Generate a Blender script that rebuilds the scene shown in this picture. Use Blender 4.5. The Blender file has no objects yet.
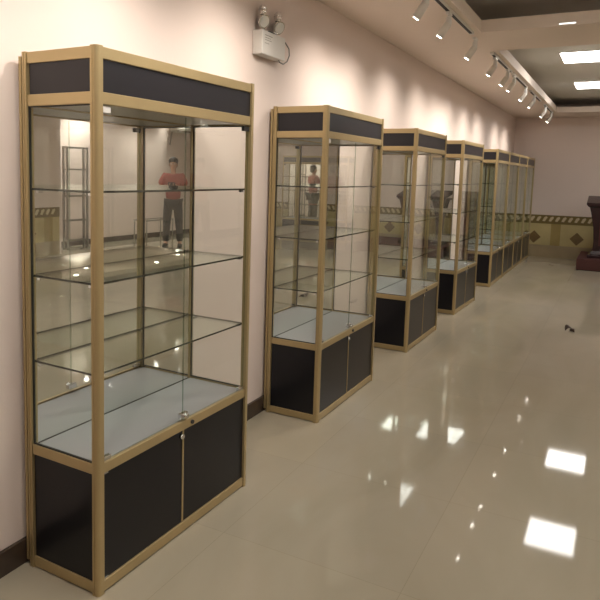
import bpy, bmesh, math, random
from mathutils import Vector, Matrix
random.seed(7)
SC = bpy.context.scene
COL = SC.collection
PI = math.pi

# ------------------------------------------------------------------ render look
SC.view_settings.view_transform = 'Standard'
SC.view_settings.look = 'None'
SC.view_settings.gamma = 1.0
SC.view_settings.use_curve_mapping = False
SC.view_settings.exposure = 0.88
SC.cycles.max_bounces = 16
SC.cycles.transparent_max_bounces = 48
SC.cycles.glossy_bounces = 10
SC.cycles.diffuse_bounces = 5
SC.cycles.caustics_reflective = False
SC.cycles.caustics_refractive = False
SC.cycles.sample_clamp_indirect = 6.0

# ------------------------------------------------------------------ materials
def new_mat(name):
    m = bpy.data.materials.new(name); m.use_nodes = True
    return m, m.node_tree.nodes, m.node_tree.links, m.node_tree.nodes['Principled BSDF']

def plain(name, col, rough=0.5, metal=0.0, spec=0.5, noise=0.0, nscale=8.0, bump=0.0, bscale=40.0, coat=0.0):
    m, N, L, P = new_mat(name)
    P.inputs['Roughness'].default_value = rough
    P.inputs['Metallic'].default_value = metal
    P.inputs['Specular IOR Level'].default_value = spec
    P.inputs['Coat Weight'].default_value = coat
    P.inputs['Coat Roughness'].default_value = 0.05
    c = (*col, 1)
    tc = N.new('ShaderNodeTexCoord')
    if noise > 0:
        n = N.new('ShaderNodeTexNoise'); n.inputs['Scale'].default_value = nscale; n.inputs['Detail'].default_value = 4
        r = N.new('ShaderNodeMapRange'); r.inputs['To Min'].default_value = 1 - noise; r.inputs['To Max'].default_value = 1 + noise
        mx = N.new('ShaderNodeVectorMath'); mx.operation = 'SCALE'; mx.inputs[0].default_value = col
        L.new(tc.outputs['Object'], n.inputs['Vector']); L.new(n.outputs['Fac'], r.inputs['Value'])
        L.new(r.outputs['Result'], mx.inputs['Scale']); L.new(mx.outputs['Vector'], P.inputs['Base Color'])
    else:
        P.inputs['Base Color'].default_value = c
    if bump > 0:
        n2 = N.new('ShaderNodeTexNoise'); n2.inputs['Scale'].default_value = bscale; n2.inputs['Detail'].default_value = 3
        b = N.new('ShaderNodeBump'); b.inputs['Strength'].default_value = bump; b.inputs['Distance'].default_value = 0.01
        L.new(tc.outputs['Object'], n2.inputs['Vector']); L.new(n2.outputs['Fac'], b.inputs['Height']); L.new(b.outputs['Normal'], P.inputs['Normal'])
    return m

def emis(name, col, strength):
    m, N, L, P = new_mat(name)
    P.inputs['Base Color'].default_value = (*col, 1)
    P.inputs['Emission Color'].default_value = (*col, 1)
    P.inputs['Emission Strength'].default_value = strength
    return m

def glass(name, tint, refl=1.0, f0=0.04):
    # clear sheet glass: lets light straight through, reflects by the viewing angle at either face
    m, N, L, P = new_mat(name); N.remove(P)
    out = N['Material Output']
    tr = N.new('ShaderNodeBsdfTransparent'); tr.inputs['Color'].default_value = (*tint, 1)
    gl = N.new('ShaderNodeBsdfGlossy'); gl.inputs['Roughness'].default_value = 0.0; gl.inputs['Color'].default_value = (.95, 1, .97, 1)
    lw = N.new('ShaderNodeLayerWeight'); lw.inputs['Blend'].default_value = 0.5
    pw = N.new('ShaderNodeMath'); pw.operation = 'POWER'; pw.inputs[1].default_value = 5.0
    ma = N.new('ShaderNodeMath'); ma.operation = 'MULTIPLY_ADD'; ma.inputs[1].default_value = (1 - f0) * refl; ma.inputs[2].default_value = f0 * refl
    mix = N.new('ShaderNodeMixShader')
    L.new(lw.outputs['Facing'], pw.inputs[0]); L.new(pw.outputs[0], ma.inputs[0]); L.new(ma.outputs[0], mix.inputs[0])
    L.new(tr.outputs[0], mix.inputs[1]); L.new(gl.outputs[0], mix.inputs[2]); L.new(mix.outputs[0], out.inputs['Surface'])
    return m

M = {}
M['gold'] = plain('champagne_gold_aluminium', (.46, .355, .185), .36, .5, .5, noise=.05, nscale=14)
M['black'] = plain('black_laminate', (.008, .008, .011), .28, 0, .35)
M['header'] = plain('charcoal_laminate', (.018, .017, .021), .34, 0, .35)
M['deck'] = plain('pale_grey_deck_board', (.50, .50, .52), .55, 0, .25, noise=.02, nscale=5)
M['liner'] = plain('grey_liner_board', (.33, .32, .27), .30, 0, .5)
M['chrome'] = plain('chrome', (.75, .76, .78), .14, 1.0)
M['darkmetal'] = plain('dark_metal', (.05, .05, .05), .35, .6)
M['mirror'] = plain('silvered_mirror', (.85, .86, .83), .004, 1.0)
M['glass'] = glass('clear_glass', (.985, .993, .985))
M['shelf'] = glass('shelf_glass', (.96, .985, .965))
M['edge'] = plain('green_glass_edge', (.018, .024, .014), .15, 0, .6)
M['pane_edge'] = glass('pane_edge_glass', (.70, .77, .70))
M['wall'] = plain('pinkish_cream_paint', (.76, .65, .59), .55, 0, .3, noise=.02, nscale=2.0, bump=.06, bscale=60)
M['soffit'] = plain('cream_ceiling_paint', (.82, .715, .625), .6, 0, .3, noise=.02, nscale=1.5)
M['coffer'] = plain('grey_coffer_paint', (.80, .785, .74), .6, 0, .3, noise=.04, nscale=2.0)
M['base'] = plain('dark_brown_skirting_tile', (.055, .038, .028), .2, 0, .5, noise=.2, nscale=9)
M['white'] = plain('white_enamel', (.74, .72, .68), .35)
M['offwhite'] = plain('off_white_plastic', (.72, .68, .62), .4)
M['maroon'] = plain('maroon_wood', (.028, .010, .011), .25, 0, .5, noise=.3, nscale=6)
M['plinthred'] = plain('maroon_carpet_covering', (.085, .036, .032), .85, 0, .2, noise=.15, nscale=60)
M['cream_tile'] = plain('cream_marble', (.52, .43, .21), .25, 0, .5, noise=.18, nscale=3.0)
M['brown_tile'] = plain('brown_marble', (.19, .125, .055), .25, 0, .5, noise=.25, nscale=12)
M['band'] = plain('olive_gold_border_tile', (.17, .12, .035), .3, 0, .5, noise=.15, nscale=20)
M['bandlight'] = plain('ivory_border_motif', (.60, .50, .32), .3)
M['lens'] = emis('lamp_lens', (1, .93, .82), 30)
M['panel'] = emis('panel_diffuser', (1, .97, .92), 8.2)
M['rubber'] = plain('black_rubber', (.02, .02, .02), .6)
M['leaf'] = plain('dark_brown_scrap', (.05, .028, .015), .6, noise=.3, nscale=40)
M['skin'] = plain('skin', (.50, .29, .20), .5, noise=.05, nscale=20)
M['hair'] = plain('black_hair', (.015, .012, .010), .5, bump=.3, bscale=90)
M['shirt'] = plain('coral_red_cotton', (.40, .12, .10), .8, noise=.08, nscale=20, bump=.2, bscale=30)
M['trousers'] = plain('dark_trouser_cloth', (.07, .065, .06), .8, noise=.15, nscale=15, bump=.2, bscale=30)
M['steel'] = plain('grey_steel_tube', (.30, .28, .25), .35, .7)
M['reflector'] = plain('lamp_reflector', (.85, .85, .85), .10, 1.0)
M['bulb'] = plain('frosted_bulb', (.88, .88, .86), .08, .35, coat=1.0)

def floor_mat():
    m, N, L, P = new_mat('polished_beige_tile')
    tc = N.new('ShaderNodeTexCoord')
    mp = N.new('ShaderNodeMapping'); mp.inputs['Location'].default_value = (.255, .13, 0)
    L.new(tc.outputs['Object'], mp.inputs['Vector'])
    br = N.new('ShaderNodeTexBrick'); br.offset = 0.0; br.squash = 1.0
    br.inputs['Scale'].default_value = 1.0
    br.inputs['Brick Width'].default_value = .8; br.inputs['Row Height'].default_value = .8
    br.inputs['Mortar Size'].default_value = .0012; br.inputs['Mortar Smooth'].default_value = .3
    br.inputs['Color1'].default_value = (.98, .98, .98, 1); br.inputs['Color2'].default_value = (1.03, 1.02, 1.0, 1)
    br.inputs['Mortar'].default_value = (.80, .78, .74, 1)
    L.new(mp.outputs[0], br.inputs['Vector'])
    n = N.new('ShaderNodeTexNoise'); n.inputs['Scale'].default_value = 2.2; n.inputs['Detail'].default_value = 6; n.inputs['Distortion'].default_value = .8
    mp2 = N.new('ShaderNodeMapping'); mp2.inputs['Scale'].default_value = (1.0, .35, 1)
    L.new(tc.outputs['Object'], mp2.inputs['Vector']); L.new(mp2.outputs[0], n.inputs['Vector'])
    cr = N.new('ShaderNodeValToRGB')
    cr.color_ramp.elements[0].position = .3; cr.color_ramp.elements[0].color = (.355, .315, .235, 1)
    cr.color_ramp.elements[1].position = .72; cr.color_ramp.elements[1].color = (.415, .37, .285, 1)
    L.new(n.outputs['Fac'], cr.inputs[0])
    mul = N.new('ShaderNodeMix'); mul.data_type = 'RGBA'; mul.blend_type = 'MULTIPLY'; mul.inputs['Factor'].default_value = 1
    L.new(cr.outputs[0], mul.inputs['A']); L.new(br.outputs['Color'], mul.inputs['B']); L.new(mul.outputs['Result'], P.inputs['Base Color'])
    P.inputs['Roughness'].default_value = .045
    P.inputs['Specular IOR Level'].default_value = .30
    n2 = N.new('ShaderNodeTexNoise'); n2.inputs['Scale'].default_value = 1.4; n2.inputs['Detail'].default_value = 1
    b = N.new('ShaderNodeBump'); b.inputs['Strength'].default_value = .05; b.inputs['Distance'].default_value = .01
    L.new(tc.outputs['Object'], n2.inputs['Vector']); L.new(n2.outputs['Fac'], b.inputs['Height']); L.new(b.outputs['Normal'], P.inputs['Normal'])
    return m
M['floor'] = floor_mat()

# ------------------------------------------------------------------ mesh helpers
class MB:
    def __init__(s): s.bm = bmesh.new(); s.mats = []
    def mi(s, m):
        if m is None: return 0
        if m not in s.mats: s.mats.append(m)
        return s.mats.index(m)
    def faces(s, vs, fs, m=None, smooth=False):
        k = s.mi(m); V = [s.bm.verts.new(v) for v in vs]
        for f in fs:
            try:
                F = s.bm.faces.new([V[i] for i in f]); F.material_index = k; F.smooth = smooth
            except ValueError: pass
    def box(s, x0, x1, y0, y1, z0, z1, m=None, me=None):
        V = [(x, y, z) for z in (z0, z1) for y in (y0, y1) for x in (x0, x1)]
        F = [(0, 2, 3, 1), (4, 5, 7, 6), (0, 1, 5, 4), (2, 6, 7, 3), (0, 4, 6, 2), (1, 3, 7, 5)]
        if me is None: s.faces(V, F, m); return
        # me: material of the four thin edges of a sheet; the two largest faces get m
        d = (x1 - x0, y1 - y0, z1 - z0); t = d.index(min(d))
        big = {2: (0, 1), 1: (2, 3), 0: (4, 5)}[t]
        k, ke = s.mi(m), s.mi(me)
        VV = [s.bm.verts.new(v) for v in V]
        for i, f in enumerate(F):
            q = s.bm.faces.new([VV[j] for j in f]); q.material_index = k if i in big else ke
    def prism(s, pts, z0, z1, m=None, smooth=False):
        n = len(pts)
        V = [(x, y, z0) for x, y in pts] + [(x, y, z1) for x, y in pts]
        k = s.mi(m); VV = [s.bm.verts.new(v) for v in V]
        for i in range(n):
            j = (i + 1) % n
            F = s.bm.faces.new([VV[i], VV[j], VV[n + j], VV[n + i]]); F.material_index = k; F.smooth = smooth
        F = s.bm.faces.new(VV[:n][::-1]); F.material_index = k
        F = s.bm.faces.new(VV[n:]); F.material_index = k
    def tube(s, path, r, m=None, seg=12, cap=True):
        path = [Vector(q) for q in path]; rs = r if isinstance(r, (list, tuple)) else [r] * len(path)
        k = s.mi(m); rings = []; up = None
        for i, q in enumerate(path):
            a = path[max(i - 1, 0)]; c = path[min(i + 1, len(path) - 1)]; d = (c - a).normalized()
            if up is None:
                up = Vector((0, 0, 1)) if abs(d.z) < .9 else Vector((1, 0, 0))
            u = (up - d * up.dot(d)).normalized(); up = u; w = d.cross(u)
            rings.append([s.bm.verts.new(q + (u * math.cos(t) + w * math.sin(t)) * rs[i]) for t in [2 * PI * j / seg for j in range(seg)]])
        for A, B in zip(rings, rings[1:]):
            for j in range(seg):
                F = s.bm.faces.new([A[j], A[(j + 1) % seg], B[(j + 1) % seg], B[j]]); F.material_index = k; F.smooth = True
        if cap:
            F = s.bm.faces.new(rings[0][::-1]); F.material_index = k
            F = s.bm.faces.new(rings[-1]); F.material_index = k
    def ball(s, c, r, m=None, seg=16, rng=10, sc=(1, 1, 1)):
        k = s.mi(m)
        g = bmesh.ops.create_uvsphere(s.bm, u_segments=seg, v_segments=rng, radius=r)
        for v in g['verts']:
            v.co = Vector((v.co.x * sc[0] + c[0], v.co.y * sc[1] + c[1], v.co.z * sc[2] + c[2]))
            for f in v.link_faces: f.material_index = k; f.smooth = True
    def obj(s, name, mat=None, parent=None, bevel=0, solid=None):
        bmesh.ops.recalc_face_normals(s.bm, faces=s.bm.faces)
        me = bpy.data.meshes.new(name); s.bm.to_mesh(me); s.bm.free()
        for m in (s.mats or [mat]): me.materials.append(m)
        o = bpy.data.objects.new(name, me); COL.objects.link(o)
        if parent is not None: o.parent = parent
        if bevel:
            b = o.modifiers.new('bevel', 'BEVEL'); b.width = bevel; b.segments = 2; b.limit_method = 'ANGLE'
        return o

def B(name, dims, mat, parent=None, bevel=0):
    q = MB(); q.box(*dims); return q.obj(name, mat, parent, bevel)

def tag(o, label=None, cat=None, group=None, kind=None):
    if label: o['label'] = label
    if cat: o['category'] = cat
    if group: o['group'] = group
    if kind: o['kind'] = kind
    return o

def thing(name, loc, label, cat, rz=0, group=None):
    o = bpy.data.objects.new(name, None); COL.objects.link(o)
    o.empty_display_size = .1
    o.location = loc; o.rotation_euler = (0, 0, rz)
    return tag(o, label, cat, group)

def copy_tree(o, parent=None):
    c = o.copy(); COL.objects.link(c); c.parent = parent
    for ch in list(o.children): copy_tree(ch, c)
    return c

def structure(name, q, mat=None):
    o = q.obj(name, mat); o['kind'] = 'structure'; return o

# ------------------------------------------------------------------ room shell
XW, XR, Y0, Y1 = -.034, 8.10, -3.2, 14.2
HC = 2.817          # soffit underside
HG = 3.08           # coffer ceiling
q = MB(); q.box(XW - .2, XR + .2, Y0 - .2, Y1 + .2, -.12, 0); structure('floor', q, M['floor'])
q = MB(); q.box(XW - .15, XW, Y0 - .15, Y1 + .15, 0, 3.2); structure('wall_left', q, M['wall'])
q = MB(); q.box(XR, XR + .15, Y0 - .15, Y1 + .15, 0, 3.2); structure('wall_right', q, M['wall'])
q = MB(); q.box(XW, XR, Y1, Y1 + .15, 0, 3.2); structure('wall_far', q, M['wall'])
q = MB(); q.box(XW, XR, Y0 - .15, Y0, 0, 3.2); structure('wall_near', q, M['wall'])
q = MB(); q.box(7.3, XR, Y0, 8.15, 0, HC); structure('wall_projection', q, M['wall'])
q = MB(); q.box(XW, XR, Y0, Y1, HG, HG + .1); structure('ceiling', q, M['coffer'])
# dropped soffit: a grid of flat bands round four coffers
ce = MB()
xs = [(XW, .82), (4.00, 5.30), (7.25, XR)]
ys = [(Y0, Y0 + .6), (5.80, 6.68), (13.10, Y1)]
for a, b_ in xs: ce.box(a, b_, Y0, Y1, HC, HC + .10)
for a, b_ in ys:
    ce.box(.82, 4.00, a, b_, HC, HC + .10); ce.box(5.30, 7.25, a, b_, HC, HC + .10)
structure('ceiling_soffit', ce, M['soffit'])
# slot in the near face of the cross band (bright dash under the first coffer)
# baseboards
q = MB(); q.box(XW, XW + .016, Y0, Y1, 0, .100); structure('baseboard_left', q, M['base'])
q = MB(); q.box(XR - .012, XR, 8.15, Y1, 0, .11); structure('baseboard_right', q, M['base'])

def dado(tile, band, x0, x1, first, axis='x', face=None, sgn=-1):
    """stone dado: cream slabs with pilasters and diamonds, and a border band of slanted leaves.  axis 'x': runs along x on a wall at y=face"""
    def bx(mb, u0, u1, d0, d1, z0, z1, m):
        lo, hi = sorted((face + sgn * d0, face + sgn * d1))
        if axis == 'x': mb.box(u0, u1, lo, hi, z0, z1, m)
        else: mb.box(lo, hi, u0, u1, z0, z1, m)
    def poly(mb, pts, d0, d1, m):
        n = len(pts)
        def P3(u, d, z): return (u, face + sgn * d, z) if axis == 'x' else (face + sgn * d, u, z)
        V = [P3(u, d0, z) for u, z in pts] + [P3(u, d1, z) for u, z in pts]
        F = [tuple(range(n)), tuple(range(n, 2 * n))] + [(i, (i + 1) % n, n + (i + 1) % n, n + i) for i in range(n)]
        mb.faces(V, F, m)
    t = MB()
    bx(t, x0, x1, 0, .012, 0, .25, M['brown_tile2'])
    bx(t, x0, x1, 0, .010, .25, .69, M['cream_tile'])
    u = first
    while u < x1 - .14:
        if u > x0 + .14:
            poly(t, [(u - .13, .41), (u, .28), (u + .13, .41), (u, .54)], .010, .016, M['brown_tile'])
        if x0 + .1 < u + .4 < x1 - .1:
            bx(t, u + .31, u + .49, .010, .014, .25, .69, M['gold_tile'])
        u += .795
    structure(tile, t)
    b = MB()
    bx(b, x0, x1, 0, .020, .69, .865, M['band'])
    u = x0 + .03
    while u < x1 - .12:
        poly(b, [(u, .745), (u + .045, .735), (u + .095, .815), (u + .075, .840), (u + .03, .820)], .020, .026, M['bandlight'])
        u += .118
    structure(band, b)
M['brown_tile2'] = plain('tan_plinth_tile', (.36, .285, .17), .3, noise=.15, nscale=5)
M['gold_tile'] = plain('ochre_marble', (.38, .29, .11), .25, noise=.2, nscale=5)
dado('trim_1', 'trim_2', XW + .02, XR - .02, .466, 'x', Y1, -1)
dado('trim_3', 'trim_4', Y0 + .1, 8.10, .30, 'y', 7.3, -1)

# ------------------------------------------------------------------ display cabinet
H = 2.0
def make_cabinet(W, D, label, group):
    r = thing('display_cabinet', (0, 0, 0), label, 'display cabinet', 0, group)
    w = .031                                            # post width
    zd, zu = .510, 1.804                                # deck rail top, header rail underside
    def post(sx, sy):
        # square post with a rounded outer corner and two shallow grooves
        c = .015; pts = [(0, 0), (w, 0)]
        pts += [(w, w - c)]
        for k in range(1, 6):
            t = k / 6 * PI / 2; pts.append((w - c + c * math.cos(t), w - c + c * math.sin(t)))
        pts += [(w - c, w), (w * .42, w), (w * .40, w - .002), (w * .32, w - .002), (w * .30, w), (0, w)]
        P2 = []
        for x, y in pts:
            X = x if sx > 0 else w - x; Y = y if sy > 0 else w - y
            P2.append((X + (D - w if sx > 0 else -.008), Y + (W - w if sy > 0 else 0)))
        if sx * sy < 0: P2.reverse()
        q = MB(); q.prism(P2, 0.0, H); return q.obj('corner_post', M['gold'], r)
    for sx in (-1, 1):
        for sy in (-1, 1): post(sx, sy)
    i = .004
    def ring(name, z0, z1, back=True):
        q = MB(); t = .030
        t = .012; q.box(w - .008, D - w, i, i + t, z0, z1); q.box(w - .008, D - w, W - i - t, W - i, z0, z1); t = .018
        q.box(D - i - t, D - i, w, W - w, z0, z1)
        if back: q.box(i, i + t, w, W - w, z0, z1)
        return q.obj(name, M['gold'], r, .0025)
    ring('top_rail', 1.957, 1.998)
    ring('header_rail', zu, 1.846)
    ring('deck_rail', .470, zd, False)
    ring('base_rail', .006, .048)
    p = .010
    q = MB()
    q.box(w, D - w, p, p + .008, 1.846, 1.957); q.box(w, D - w, W - p - .008, W - p, 1.846, 1.957)
    q.box(D - p - .008, D - p, w, W - w, 1.846, 1.957); q.obj('header_panel', M['header'], r)
    B('top_board', (.03, D - .03, .03, W - .03, 1.982, 1.990), M['header'], r)
    B('ceiling_board', (.034, D - .034, .034, W - .034, zu + .006, zu + .016), M['liner'], r)
    # back: gold-edged board and mirror
    B('back_panel', (-.021, -.0085, .004, W - .004, .02, 1.985), M['gold'], r)
    mi = B('mirror', (.014, .020, w - .006, W - w + .006, .5025, zu), M['mirror'], r)
    B('mirror_seal', (.0195, .023, w, W - w, .5025, .5055), M['darkmetal'], mi)
    B('deck_board', (.0, D - .0225, .0165, W - .0165, .488, .502), M['deck'], r)
    # side glass
    for y in (.010, W - .016):
        q = MB(); q.box(.034, D - .034, y, y + .006, zd, zu, M['glass'], M['pane_edge']); sg = q.obj('side_glass', None, r)
        q = MB(); ga, gb = y - .001, y + .007
        q.box(.0225, .0275, ga, gb, zd, zu); q.box(D - .0360, D - .0305, ga, gb, zd, zu); q.box(.0275, D - .036, ga, gb, zd, zd + .005); q.box(.0275, D - .036, ga, gb, zu - .004, zu)
        q.obj('gasket', M['rubber'], sg)
        B('side_panel', (w - .004, D - w + .004, y, y + .008, .046, .472), M['black'], r)
    # glass doors with pivots
    yc = W / 2
    for s, ya, yb in ((-1, w + .002, yc - .0015), (1, yc + .0015, W - w - .002)):
        q = MB(); q.box(D - .020, D - .014, ya, yb, zd + .004, zu - .004, M['glass'], M['pane_edge'])
        g = q.obj('glass_door', None, r)
        yo = ya if s < 0 else yb
        y2 = yo + (.045 if s < 0 else -.045)
        a, b_ = min(yo, y2), max(yo, y2)
        B('pivot_hinge', (D - .026, D - .009, a, b_, zu - .028, zu - .006), M['white'] if s < 0 else M['darkmetal'], g, .002)
        B('pivot_hinge', (D - .026, D - .009, a, b_, zd + .002, zd + .018), M['chrome'], g, .002)
        if s > 0:
            q = MB(); q.box(D - .026, D - .006, yc - .022, yc + .026, zd + .012, zd + .034)
            q.tube([(D - .008, yc + .002, zd + .023), (D + .010, yc + .002, zd + .023)], .011, seg=14)
            lk = q.obj('door_lock', M['chrome'], g, .0015)
    q = MB(); q.tube([(D - .005, yc + .05, .490), (D + .004, yc + .05, .490)], .009, seg=14); q.obj('keyhole', M['darkmetal'], r)
    # glass shelves
    for z in (1.505, 1.176, .843):
        q = MB(); q.box(.024, D - .030, .020, W - .020, z - .008, z, M['shelf'], M['edge']); sh = q.obj('glass_shelf', None, r)
        for x in (.048, D - .060):
            for y in (.017, W - .017 - .020):
                q = MB(); q.box(x, x + .014, y, y + .020, z - .018, z - .0082); q.obj('shelf_support', M['chrome'] if y < .1 else M['darkmetal'], sh)
    # cupboard doors
    for s, ya, yb in ((-1, w, yc - .008), (1, yc + .002, W - w)):
        d = B('cupboard_door', (D - .022, D - .012, ya, yb, .050, .468), M['black'], r)
        if s < 0:
            B('edge_strip', (D - .024, D - .009, yc - .008, yc + .002, .050, .468), M['gold'], d)
            q = MB(); q.tube([(D - .012, yc - .018, .445), (D + .002, yc - .018, .445)], .011, seg=16); q.obj('door_lock', M['chrome'], d)
            B('hinge_plate', (D - .020, D - .009, w, w + .03, .462, .469), M['chrome'], d); B('hinge_plate', (D - .020, D - .009, w, w + .03, .049, .056), M['chrome'], d)
    return r

G = 'gold-framed glass display cabinets along the wall'
YS = [1.66834, 3.62782, 5.57108, 7.4548, 9.68472]
XS = [.01111, .00624, .00999, .01258, .02188]
RO = [-.02099, -.00543, -.00932, -.02984, -.00247]
LAB = ['largest glass display cabinet, first in the row, its mirror back reflecting a person in red',
       'gold-framed glass display cabinet just past the emergency light, second one in the row',
       'gold-framed glass display cabinet, third in the row, second one past the emergency light',
       'gold-framed glass display cabinet, last separate one before the joined run of four',
       'first unit of the joined cabinet run, showing its black end panel and teal side glass',
       'second unit of the joined cabinet run, directly against the unit with the visible end',
       'third unit of the joined cabinet run, one short of its far end',
       'last unit of the joined cabinet run, closest to the stone dado wall']
WA, DA, WB = 1.03883, .37439, 1.08362
cab = make_cabinet(WA, DA, LAB[0], G)
cab.location = (XS[0], YS[0], 0); cab.rotation_euler.z = RO[0]
for k in (1, 2, 3):
    c = copy_tree(cab); c.location = (XS[k], YS[k], 0); c.rotation_euler.z = RO[k]; c['label'] = LAB[k]
row = make_cabinet(WB - .001, DA, LAB[4], G)
a = RO[4]
row.location = (XS[4], YS[4], 0); row.rotation_euler.z = a
for j in (1, 2, 3):
    c = copy_tree(row); c.location = (XS[4] - j * WB * math.sin(a), YS[4] + j * WB * math.cos(a), 0); c['label'] = LAB[4 + j]
# cabinets against the stone wall across the room, seen in the mirrors
for k, (x, lab) in enumerate(((4.35, 'gold-framed cabinet against the stone dado wall, seen in the mirror of the second cabinet'),
                              (5.90, 'gold-framed cabinet beside another on the dado wall, mirrored further left in the second cabinet'))):
    c = copy_tree(cab); c.location = (x, Y1 - .06, 0); c.rotation_euler.z = -PI / 2; c['label'] = lab; c['group'] = 'display cabinets across the room seen in mirrors'

# ------------------------------------------------------------------ emergency light
em = thing('emergency_light', (XW, 3.41, 2.288), 'white twin-head emergency light with looped cable, mounted on the wall above the cabinets', 'emergency light')
B('housing', (0, .070, 0, .295, 0, .142), M['white'], em, .006)
q = MB()
q.box(.0695, .0712, .03, .12, .112, .116); q.box(.0695, .0712, .03, .10, .098, .101); q.box(.0695, .0712, .03, .11, .085, .088); q.box(.0695, .0712, .03, .08, .066, .069)
q.obj('printed_text', M['steel'], em)
q = MB(); q.box(.012, .058, .10, .20, .141, .150); q.obj('top_plate', M['darkmetal'], em)
for yy in (.045, .238):
    q = MB(); q.tube([(.04, yy + (.03 if yy < .1 else -.03), .141), (.04, yy, .180)], .009, seg=10)
    arm = q.obj('lamp_arm', M['chrome'], em)
    q = MB(); c0 = Vector((.042, yy, .200)); d = Vector((.75, -.25, -.35)).normalized()
    prof = [(-.042, .010), (-.032, .024), (-.014, .035), (.010, .040), (.018, .042)]
    q.tube([c0 + d * u for u, _ in prof], [rr for _, rr in prof], seg=20)
    hd = q.obj('lamp_head', M['reflector'], em)
    q = MB(); q.tube([c0 + d * .019, c0 + d * .022], .034, seg=20); q.obj('lens', M['bulb'], hd)
    q = MB(); q.tube([c0 + Vector((0, 0, .035)), c0 + Vector((0, .0, .066))], [.02, .026], seg=12); q.ball(c0 + Vector((0, 0, .07)), .024, seg=12, rng=8); q.obj('adjusting_knob', M['reflector'], hd)
q = MB()
pth = [(.05, .294, .125), (.06, .315, .118), (.07, .348, .085), (.07, .355, .045), (.065, .335, .005), (.06, .29, -.018), (.055, .255, -.012), (.05, .245, 0.001)]
q.tube(pth, .0042, seg=8); q.obj('cable', M['steel'], em)

# ------------------------------------------------------------------ track spotlights
def track(y0, y1, lab):
    t = thing('light_track', (.755, y0, HC), lab, 'light track', 0, 'short ceiling tracks on the soffit')
    q = MB(); L_ = y1 - y0
    q.box(-.017, .017, 0, L_, -.022, 0); q.obj('rail', M['white'], t)
    q = MB(); q.box(-.0125, .0125, .04, L_ - .04, -.0235, -.0215); q.obj('slot', M['rubber'], t)
    for e in (0, L_):
        B('end_cap', (-.018, .018, e - .008, e + .008, -.024, -.0005), M['white'], t)
for k, (ya, yb) in enumerate(((2.6, 3.75), (4.25, 5.75), (6.72, 7.95), (8.12, 9.30), (9.75, 11.0), (11.6, 13.0))):
    track(ya, yb, ['white ceiling light track overhead before the first visible spotlight', 'white ceiling light track with a black slot in front of the cross band',
                   'white ceiling light track starting just past the cross band', 'white ceiling light track, second one past the cross band',
                   'white ceiling light track, third one past the cross band', 'white ceiling light track at the stone-wall end of the soffit'][k])
def make_spot():
    t = thing('track_spotlight', (0, 0, 0), 'x', 'spotlight', 0, 'track spotlights washing the wall')
    B('adapter', (-.015, .015, -.045, .045, -.020, 0), M['white'], t, .002)
    q = MB(); q.tube([(0, 0, -.018), (0, 0, -.032)], .010, seg=10); q.obj('stem', M['white'], t)
    q = MB(); q.tube([(0, 0, -.030), (0, 0, -.036), (0, 0, -.085), (-.012, 0, -.100)], [.016, .021, .021, .018], seg=16); q.obj('driver_body', M['white'], t)
    q = MB(); d = Vector((-.57, 0, -.822)).normalized(); s0 = Vector((.004, 0, -.072))
    prof = [(0, .012), (.008, .025), (.02, .028), (.112, .029), (.120, .028)]
    q.tube([s0 + d * u for u, _ in prof], [r_ for _, r_ in prof], seg=20)
    h = q.obj('lamp_housing', M['offwhite'], t)
    q = MB(); q.tube([s0 + d * .1203, s0 + d * .1225], .019, seg=20); q.obj('lens', M['lens'], h)
    ld = bpy.data.lights.new('spot_beam', 'SPOT'); ld.energy = 14.5; ld.color = (1, .90, .80)
    ld.spot_size = math.radians(112); ld.spot_blend = 1.0; ld.shadow_soft_size = .02
    lo = bpy.data.objects.new('spot_beam', ld); COL.objects.link(lo); lo.parent = h
    lo.location = s0 + d * .128; lo.rotation_euler = d.to_track_quat('-Z', 'Y').to_euler()
    return t
spots = [1.1, 2.05, 3.05, 4.30, 4.93, 5.90, 6.93, 7.72, 8.22, 9.28, 10.22, 11.8, 12.85]
nth = ['overhead at the near end of the soffit', 'above the middle of the first cabinet', 'above the gap after the first cabinet',
       'the largest and nearest of the visible ones, at the top edge', 'second visible, its bright lens aimed at the wall', 'at the end of the nearest track, lens lit',
       'at the start of the track past the cross band', 'fifth visible, just above the third cabinet', 'sixth visible, starting the second track past the cross band',
       'seventh visible, ending the second track past the cross band', 'eighth visible, halfway down the far coffer', 'second last before the stone wall', 'last one before the stone wall']
sp = make_spot()
for k, y in enumerate(spots):
    o = sp if k == 0 else copy_tree(sp)
    o.location = (.755, y, HC - .023); o.rotation_euler.z = random.uniform(-.12, .12)
    o['label'] = 'white cylindrical track spotlight ' + nth[k]
    if k < 3:                                   # the lamps at the near end burn brighter
        for h in o.children:
            for l in h.children:
                if l.type == 'LIGHT':
                    l.data = near_lamp if k else l.data.copy(); near_lamp = l.data; near_lamp.energy = 29

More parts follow.
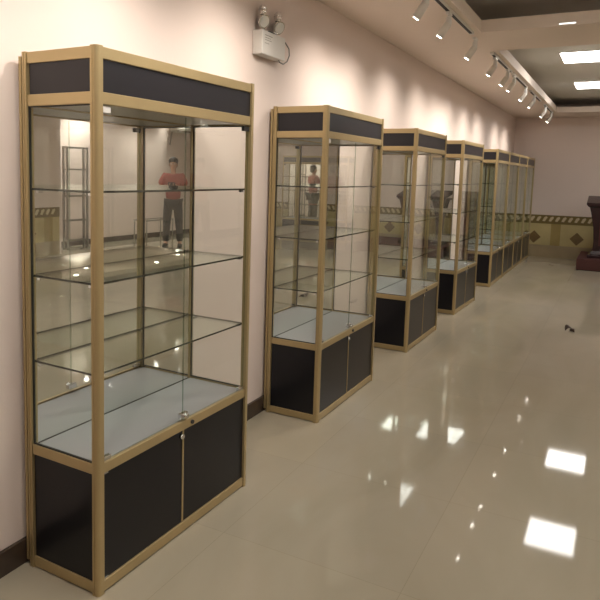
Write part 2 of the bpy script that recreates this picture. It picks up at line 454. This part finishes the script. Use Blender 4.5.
# ------------------------------------------------------------------ ceiling panels
def make_panel():
    t = thing('ceiling_panel_light', (0, 0, 0), 'x', 'panel light', 0, 'square ceiling panel lights')
    q = MB(); w_, l_, t_ = .295, .36, .012
    q.box(-w_, w_, -l_, -l_ + t_, -.014, 0); q.box(-w_, w_, l_ - t_, l_, -.014, 0); q.box(-w_, -w_ + t_, -l_ + t_, l_ - t_, -.014, 0); q.box(w_ - t_, w_, -l_ + t_, l_ - t_, -.014, 0)
    q.obj('frame', M['white'], t)
    B('diffuser', (-w_ + t_, w_ - t_, -l_ + t_, l_ - t_, -.020, -.001), M['panel'], t)
    return t
pn = make_panel()
pl = [(1.50, 8.80, 'square ceiling panel light in the far coffer, larger and nearer of the two on view'),
      (1.50, 11.40, 'square ceiling panel light in the far coffer, the one closer to the stone wall'),
      (3.35, 8.80, 'square ceiling panel light over the middle of the room, far coffer, cross-band end'),
      (3.35, 11.40, 'square ceiling panel light over the middle of the room, far coffer, stone-wall end'),
      (3.35, 3.0, 'square ceiling panel light in the near coffer over the middle of the room'),
      (3.35, 4.5, 'unseen extra ceiling panel added for room light, near coffer mid room beside the cross band'),  # out of view, added to lift the overall room light
      (6.3, 4.5, 'unseen extra ceiling panel added for room light, opposite wall side beside the cross band'),  # likewise an added unseen panel, fills the room with more light
      (3.35, -.2, 'square ceiling panel light in the near coffer behind the viewpoint'),
      (1.50, 1.6, 'square ceiling panel light in the near coffer above the first cabinet'),
      (6.3, 2.4, 'square ceiling panel light in the near coffer near the opposite wall'),
      (6.3, -.2, 'square ceiling panel light behind the viewpoint near the opposite wall')]
for k, (x, y, lab) in enumerate(pl):
    o = pn if k == 0 else copy_tree(pn)
    o.location = (x, y, HG); o['label'] = lab
# small recessed downlights, mirrored as dots in the glass shelves
dl = thing('recessed_downlight', (0, 0, 0), 'x', 'downlight', 0, 'recessed downlights in the soffit bands')
q = MB(); q.tube([(0, 0, -.006), (0, 0, 0)], .060, seg=24); q.obj('bezel', M['white'], dl)
q = MB(); q.tube([(0, 0, -.009), (0, 0, -.006)], .048, seg=24); q.obj('lens', M['lens'], dl)
ld = bpy.data.lights.new('downlight_beam', 'SPOT'); ld.energy = 50; ld.color = (1, .95, .88); ld.spot_size = math.radians(150); ld.spot_blend = 1; ld.shadow_soft_size = .04
lo = bpy.data.objects.new('downlight_beam', ld); COL.objects.link(lo); lo.parent = dl; lo.location = (0, 0, -.02)
for k, (x, y, lab) in enumerate(((7.40, 10.9, 'on the edge of the band closest to the standing person'), (7.42, 8.6, 'beside the steel rack'),
                                 (7.90, 9.3, 'hard against the opposite wall, above the bench frame'), (7.85, 12.2, 'above the air conditioner'))):
    o = dl if k == 0 else copy_tree(dl)
    o.location = (x, y, HC); o['label'] = 'small round recessed downlight ' + lab
# thin light fitting on the near face of the cross band
ll = thing('linear_light', (1.49, 5.80, HC + .014), 'short thin white light strip on the face of the ceiling cross band', 'strip light')
B('strip_body', (-.065, .065, -.012, 0, -.008, .008), M['white'], ll)
B('strip_diffuser', (-.06, .06, -.015, -.012, -.004, .004), emis('strip_glow', (1, .98, .95), 1.0), ll)

# ------------------------------------------------------------------ lectern on its plinth
st = thing('stage_plinth', (0, 0, 0), 'low maroon carpeted stage block at the stone wall, carrying the lectern', 'stage')
B('platform', (1.365, 3.6, 12.55, 13.95, .010, .205), M['plinthred'], st, .008)
B('kick_board', (1.385, 3.58, 12.57, 13.93, 0, .012), M['maroon'], st)
lc = thing('lectern', (1.85, 13.05, .205), 'dark maroon wooden lectern with a flared top, on the maroon stage block', 'lectern')
def frust(levels, m, name, par, bev=.004):
    q = MB(); k = 0
    V = []; F = []
    for (hw, hd, z) in levels: V += [(-hw, -hd, z), (hw, -hd, z), (hw, hd, z), (-hw, hd, z)]
    n = len(levels)
    for i_ in range(n - 1):
        for j in range(4):
            a_ = i_ * 4 + j; b_ = i_ * 4 + (j + 1) % 4; F.append((a_, b_, b_ + 4, a_ + 4))
    F += [(3, 2, 1, 0), tuple(range(4 * n - 4, 4 * n))]
    q.faces(V, F); return q.obj(name, m, par, bev)
frust([(.33, .26, 0), (.33, .26, .05), (.29, .23, .07), (.275, .215, .12)], M['maroon'], 'base', lc)
frust([(.255, .20, .12), (.25, .195, .3), (.27, .205, .55), (.32, .22, .80), (.345, .23, .90)], M['maroon'], 'body', lc)
q = MB(); q.faces([(-.40, -.27, .94), (.40, -.27, .94), (.40, .27, 1.04), (-.40, .27, 1.04), (-.40, -.27, .985), (.40, -.27, .985), (.40, .27, 1.10), (-.40, .27, 1.10)],
                  [(3, 2, 1, 0), (4, 5, 6, 7), (0, 1, 5, 4), (1, 2, 6, 5), (2, 3, 7, 6), (3, 0, 4, 7)])
q.obj('slanted_top', M['maroon'], lc, .006)
frust([(.345, .23, .90), (.385, .255, .925), (.385, .255, .95)], M['maroon'], 'top_moulding', lc)
B('front_panel', (-.17, .17, -.222, -.2, .22, .66), plain('dark_maroon_inlay', (.07, .02, .02), .2), lc, .004)

# ------------------------------------------------------------------ scrap on the floor
q = MB()
pts = []
for i_ in range(9):
    t = i_ / 8
    pts.append((-.035 + .08 * t, .02 * math.sin(t * 5), .004 + .02 * math.sin(t * PI) ** 2))
for i_ in range(8):
    (xa, ya, za), (xb, yb, zb) = pts[i_], pts[i_ + 1]
    wa = .006 + .020 * math.sin(PI * i_ / 8); wb = .006 + .020 * math.sin(PI * (i_ + 1) / 8)
    q.faces([(xa, ya - wa, za), (xb, yb - wb, zb), (xb, yb + wb, zb + .012), (xa, ya + wa, za + .012),
             (xa, ya - wa, za + .003), (xb, yb - wb, zb + .003), (xb, yb + wb, zb + .015), (xa, ya + wa, za + .015)],
            [(0, 1, 2, 3), (4, 5, 6, 7), (0, 1, 5, 4), (1, 2, 6, 5), (2, 3, 7, 6), (3, 0, 4, 7)])
q.tube([(.03, .01, .006), (.045, -.03, .012), (.03, -.06, .005)], [.008, .010, .005], seg=8)
sc = q.obj('dried_leaf', M['leaf']); sc.location = (1.588, 7.36, -.0005); sc.rotation_euler.z = .6; sc.scale = (1.0, 1.0, 1.6)
tag(sc, 'small dark brown curled dried leaf lying alone on the polished floor', 'leaf')

# ------------------------------------------------------------------ things seen only in the mirrors
# air conditioner on the opposite wall
ac = thing('air_conditioner', (XR - .003, 12.15, 2.48), 'white wall air conditioner seen mirrored above the person in red', 'air conditioner')
q = MB(); q.faces([(0, 0, 0), (-.20, 0, .03), (-.23, 0, .09), (-.21, 0, .26), (0, 0, .27), (0, 1.15, 0), (-.20, 1.15, .03), (-.23, 1.15, .09), (-.21, 1.15, .26), (0, 1.15, .27)],
                  [(0, 1, 2, 3, 4), (9, 8, 7, 6, 5), (0, 1, 6, 5), (1, 2, 7, 6), (2, 3, 8, 7), (3, 4, 9, 8), (4, 0, 5, 9)])
q.obj('casing', M['white'], ac, .01)
B('louvre', (-.235, -.19, .05, 1.10, .015, .045), M['steel'], ac, .002)
q = MB(); q.tube([(-.05, .03, .02), (-.05, .0, -.08), (-.03, -.03, -.30)], .018, seg=10); q.obj('drain_pipe', M['steel'], ac)
# tall empty steel rack and a low bench frame by the opposite wall
rk = thing('steel_rack', (7.62, 8.58, 0), 'tall narrow empty steel rack seen mirrored at the left of the first cabinet', 'rack')
for x in (0, .10):
    for y in (0, .50):
        q = MB(); q.box(x, x + .035, y, y + .035, 0, 1.98); q.obj('upright', M['steel'], rk)
for z in (.16, .55, 1.02, 1.53, 1.945):
    q = MB(); q.box(.035, .10, .005, .03, z, z + .03); q.box(.035, .10, .505, .53, z, z + .03); q.box(.005, .03, .035, .50, z, z + .03); q.box(.105, .13, .035, .50, z, z + .03)
    q.obj('shelf_frame', M['steel'], rk)
bn = thing('bench_frame', (7.2, 10.35, 0), 'low bare steel bench frame seen mirrored beside the standing person', 'bench frame')
for x in (0, .35):
    for y in (0, .85):
        q = MB(); q.tube([(x, y, 0), (x, y, .50)], .014, seg=10); q.obj('leg', M['steel'], bn)
q = MB(); q.tube([(0, -.014, .50), (0, .864, .50)], .015, seg=10); q.tube([(.35, -.014, .50), (.35, .864, .50)], .015, seg=10); q.tube([(0, 0, .50), (.35, 0, .50)], .014, seg=10); q.tube([(0, .85, .50), (.35, .85, .50)], .014, seg=10)
q.obj('top_frame', M['steel'], bn)

# ------------------------------------------------------------------ person in the mirror
def skin(name, verts, edges, radii, mat, parent, levels=2, root=0):
    me = bpy.data.meshes.new(name); me.from_pydata(verts, edges, [])
    o = bpy.data.objects.new(name, me); COL.objects.link(o); o.parent = parent
    s = o.modifiers.new('skin', 'SKIN'); s.use_smooth_shade = True
    lay = me.skin_vertices[0] if me.skin_vertices else None
    if lay is None:
        bm = bmesh.new(); bm.from_mesh(me); bm.verts.layers.skin.verify(); bm.to_mesh(me); bm.free(); lay = me.skin_vertices[0]
    for i_, rr in enumerate(radii):
        lay.data[i_].radius = rr if isinstance(rr, tuple) else (rr, rr)
        lay.data[i_].use_root = (i_ == root)
    ss = o.modifiers.new('smooth', 'SUBSURF'); ss.levels = levels; ss.render_levels = levels
    me.materials.append(mat); return o

pe = thing('person', (6.50, 10.36, 0), 'person in coral red shirt and dark trousers holding a phone, mirrored in the first cabinet', 'person', math.radians(-34))
J = {  # local frame: faces -Y, left is +X
 'pel': (0, .01, .96), 'spine': (0, .0, 1.12), 'chest': (0, .0, 1.32), 'neck0': (0, .005, 1.50), 'neck1': (0, -.005, 1.575),
 'hd0': (0, -.015, 1.64), 'hd1': (0, -.01, 1.72), 'hd2': (0, .0, 1.775),
 'shL': (.175, 0, 1.455), 'elL': (.275, -.07, 1.19), 'wrL': (.075, -.27, 1.27), 'haL': (.045, -.305, 1.29),
 'shR': (-.175, 0, 1.455), 'elR': (-.275, -.07, 1.19), 'wrR': (-.075, -.27, 1.27), 'haR': (-.045, -.305, 1.29),
 'hiL': (.095, .0, .90), 'knL': (.125, -.02, .50), 'anL': (.145, .02, .10), 'toL': (.155, -.13, .035), 'heL': (.145, .055, .045),
 'hiR': (-.095, .0, .90), 'knR': (-.125, -.01, .50), 'anR': (-.145, .02, .10), 'toR': (-.16, -.13, .035), 'heR': (-.145, .055, .045)}
RAD = {'pel': (.14, .10), 'spine': (.125, .09), 'chest': (.15, .105), 'neck0': .062, 'neck1': .052, 'hd0': (.072, .09), 'hd1': (.084, .10), 'hd2': (.055, .07),
 'shL': .058, 'elL': .040, 'wrL': .028, 'haL': (.020, .034), 'hiL': .085, 'knL': .056, 'anL': .038, 'toL': (.042, .024), 'heL': .034}
for k in list(RAD):
    if k.endswith('L'): RAD[k[:-1] + 'R'] = RAD[k]
ED = [('pel', 'spine'), ('spine', 'chest'), ('chest', 'neck0'), ('neck0', 'neck1'), ('neck1', 'hd0'), ('hd0', 'hd1'), ('hd1', 'hd2')]
for s in 'LR': ED += [('chest', 'sh' + s), ('sh' + s, 'el' + s), ('el' + s, 'wr' + s), ('wr' + s, 'ha' + s), ('pel', 'hi' + s), ('hi' + s, 'kn' + s), ('kn' + s, 'an' + s), ('an' + s, 'to' + s), ('an' + s, 'he' + s)]
names = list(J)
V = [J[n] for n in names]; E_ = [(names.index(a_), names.index(b_)) for a_, b_ in ED]; R_ = [RAD[n] for n in names]
for s, sg in (('L', 1), ('R', -1)):          # five separate fingers on each hand
    hx, hy, hz = J['ha' + s]; base = names.index('ha' + s)
    for f in range(4):
        i0 = len(V); L_ = (.030, .034, .031, .024)[f]
        zz = hz + .026 - .018 * f
        V += [(hx - sg * .002, hy - .022, zz), (hx - sg * .006, hy - .022 - L_, zz + .001), (hx - sg * (.02), hy - .028 - L_ - .008, zz + .001)]
        R_ += [.0095, .0085, .0075]; E_ += [(base, i0), (i0, i0 + 1), (i0 + 1, i0 + 2)]
    i0 = len(V); V += [(hx - sg * .018, hy + .006, hz + .028), (hx - sg * .028, hy - .016, hz + .045)]; R_ += [.011, .009]; E_ += [(base, i0), (i0, i0 + 1)]
body = skin('body', V, E_, R_, M['skin'], pe)
def cloth(name, keys, edges, grow, mat, root=0, over=None):
    over = over or {}
    VV = [over[k][0] if k in over and over[k][0] else J[k] for k in keys]
    RR = []
    for k in keys:
        r_ = RAD.get(k, .05)
        if k in over and over[k][1]: r_ = over[k][1]
        r_ = r_ if isinstance(r_, tuple) else (r_, r_)
        RR.append((r_[0] + grow, r_[1] + grow))
    return skin(name, VV, [(keys.index(a_), keys.index(b_)) for a_, b_ in edges], RR, mat, pe, 2, root)
cloth('shirt', ['chest', 'spine', 'pel', 'neck0', 'shL', 'elL', 'shR', 'elR'], [('chest', 'spine'), ('spine', 'pel'), ('chest', 'neck0'), ('chest', 'shL'), ('shL', 'elL'), ('chest', 'shR'), ('shR', 'elR')], .034, M['shirt'],
      over={'elL': ((.25, -.05, 1.26), .046), 'elR': ((-.25, -.05, 1.26), .046), 'neck0': ((0, .005, 1.475), .066), 'pel': ((0, .01, .93), (.145, .105))})
cloth('trousers', ['pel', 'hiL', 'knL', 'anL', 'hiR', 'knR', 'anR'], [('pel', 'hiL'), ('hiL', 'knL'), ('knL', 'anL'), ('pel', 'hiR'), ('hiR', 'knR'), ('knR', 'anR')], .028, M['trousers'],
      over={'pel': ((0, .01, .94), (.14, .10)), 'anL': ((.145, .02, .09), .044), 'anR': ((-.145, .02, .09), .044)})
for s in 'LR':
    q = MB(); ax, ay, az = J['an' + s]; tx, ty, tz = J['to' + s]
    q.ball((ax, ay + .01, .045), .05, sc=(.95, 1.1, .85)); q.ball(((ax + tx) / 2 + .002, (ay + ty) / 2, .045), .055, sc=(.95, 1.6, .8)); q.ball((tx, ty - .02, .036), .05, sc=(1.0, 1.3, .7))
    q.box(ax - .045, ax + .045, ty - .075, ay + .06, 0, .014)
    q.obj('shoe', M['rubber'], pe)
q = MB(); q.ball((0, .022, 1.765), .108, seg=20, rng=12, sc=(.92, 1.03, .78)); q.ball((0, .055, 1.70), .085, seg=16, rng=10, sc=(1.05, .85, 1.1)); q.obj('hair', M['hair'], pe)
q = MB()
q.ball((0, -.118, 1.675), .016, seg=10, rng=8, sc=(.8, 1.0, 1.5)); q.obj('nose', M['skin'], pe)
for sx in (-1, 1):
    q = MB(); q.ball((sx * .032, -.096, 1.705), .011, seg=10, rng=8); q.obj('eye', M['white'], pe)
    q = MB(); q.ball((sx * .083, .0, 1.685), .022, seg=10, rng=8, sc=(.4, .8, 1.3)); q.obj('ear', M['skin'], pe)
q = MB(); q.ball((0, -.102, 1.635), .016, seg=10, rng=6, sc=(1.5, .5, .4)); q.obj('mouth', plain('lips', (.4, .16, .13), .5), pe)
ph = B('smartphone', (-.072, .072, -.005, .005, -.036, .036), M['rubber'], None, .003)
pm = Matrix.Translation(pe.location) @ Matrix.Rotation(pe.rotation_euler.z, 4, 'Z') @ Matrix.Translation((0, -.342, 1.305))
ph.matrix_world = pm
tag(ph, 'black smartphone held sideways in both hands of the mirrored person', 'phone')

# ------------------------------------------------------------------ world and camera
wd = bpy.data.worlds.new('room_air'); SC.world = wd; wd.use_nodes = True
wd.node_tree.nodes['Background'].inputs[0].default_value = (.9, .8, .7, 1); wd.node_tree.nodes['Background'].inputs[1].default_value = .05
cd = bpy.data.cameras.new('camera'); cam = bpy.data.objects.new('camera', cd); COL.objects.link(cam)
f_px, ppx, ppy = 641.4516, 266.824, 243.916
r_ = Vector((0.87550791, 0.48254244, 0.02527223)); u_ = Vector((-0.07556364, 0.08506704, 0.99350578)); fw = Vector((-0.47725887, 0.87173183, -0.11093953))
Mx = Matrix((( r_.x, u_.x, -fw.x, 1.96711), (r_.y, u_.y, -fw.y, 0.0), (r_.z, u_.z, -fw.z, 1.58532), (0, 0, 0, 1)))
cam.matrix_world = Mx
cd.sensor_fit = 'HORIZONTAL'; cd.sensor_width = 36; cd.lens = f_px * 36 / 600
cd.shift_x = (300 - ppx) / 600; cd.shift_y = (ppy - 300) / 600
cd.clip_start = .05; cd.clip_end = 60
SC.camera = cam
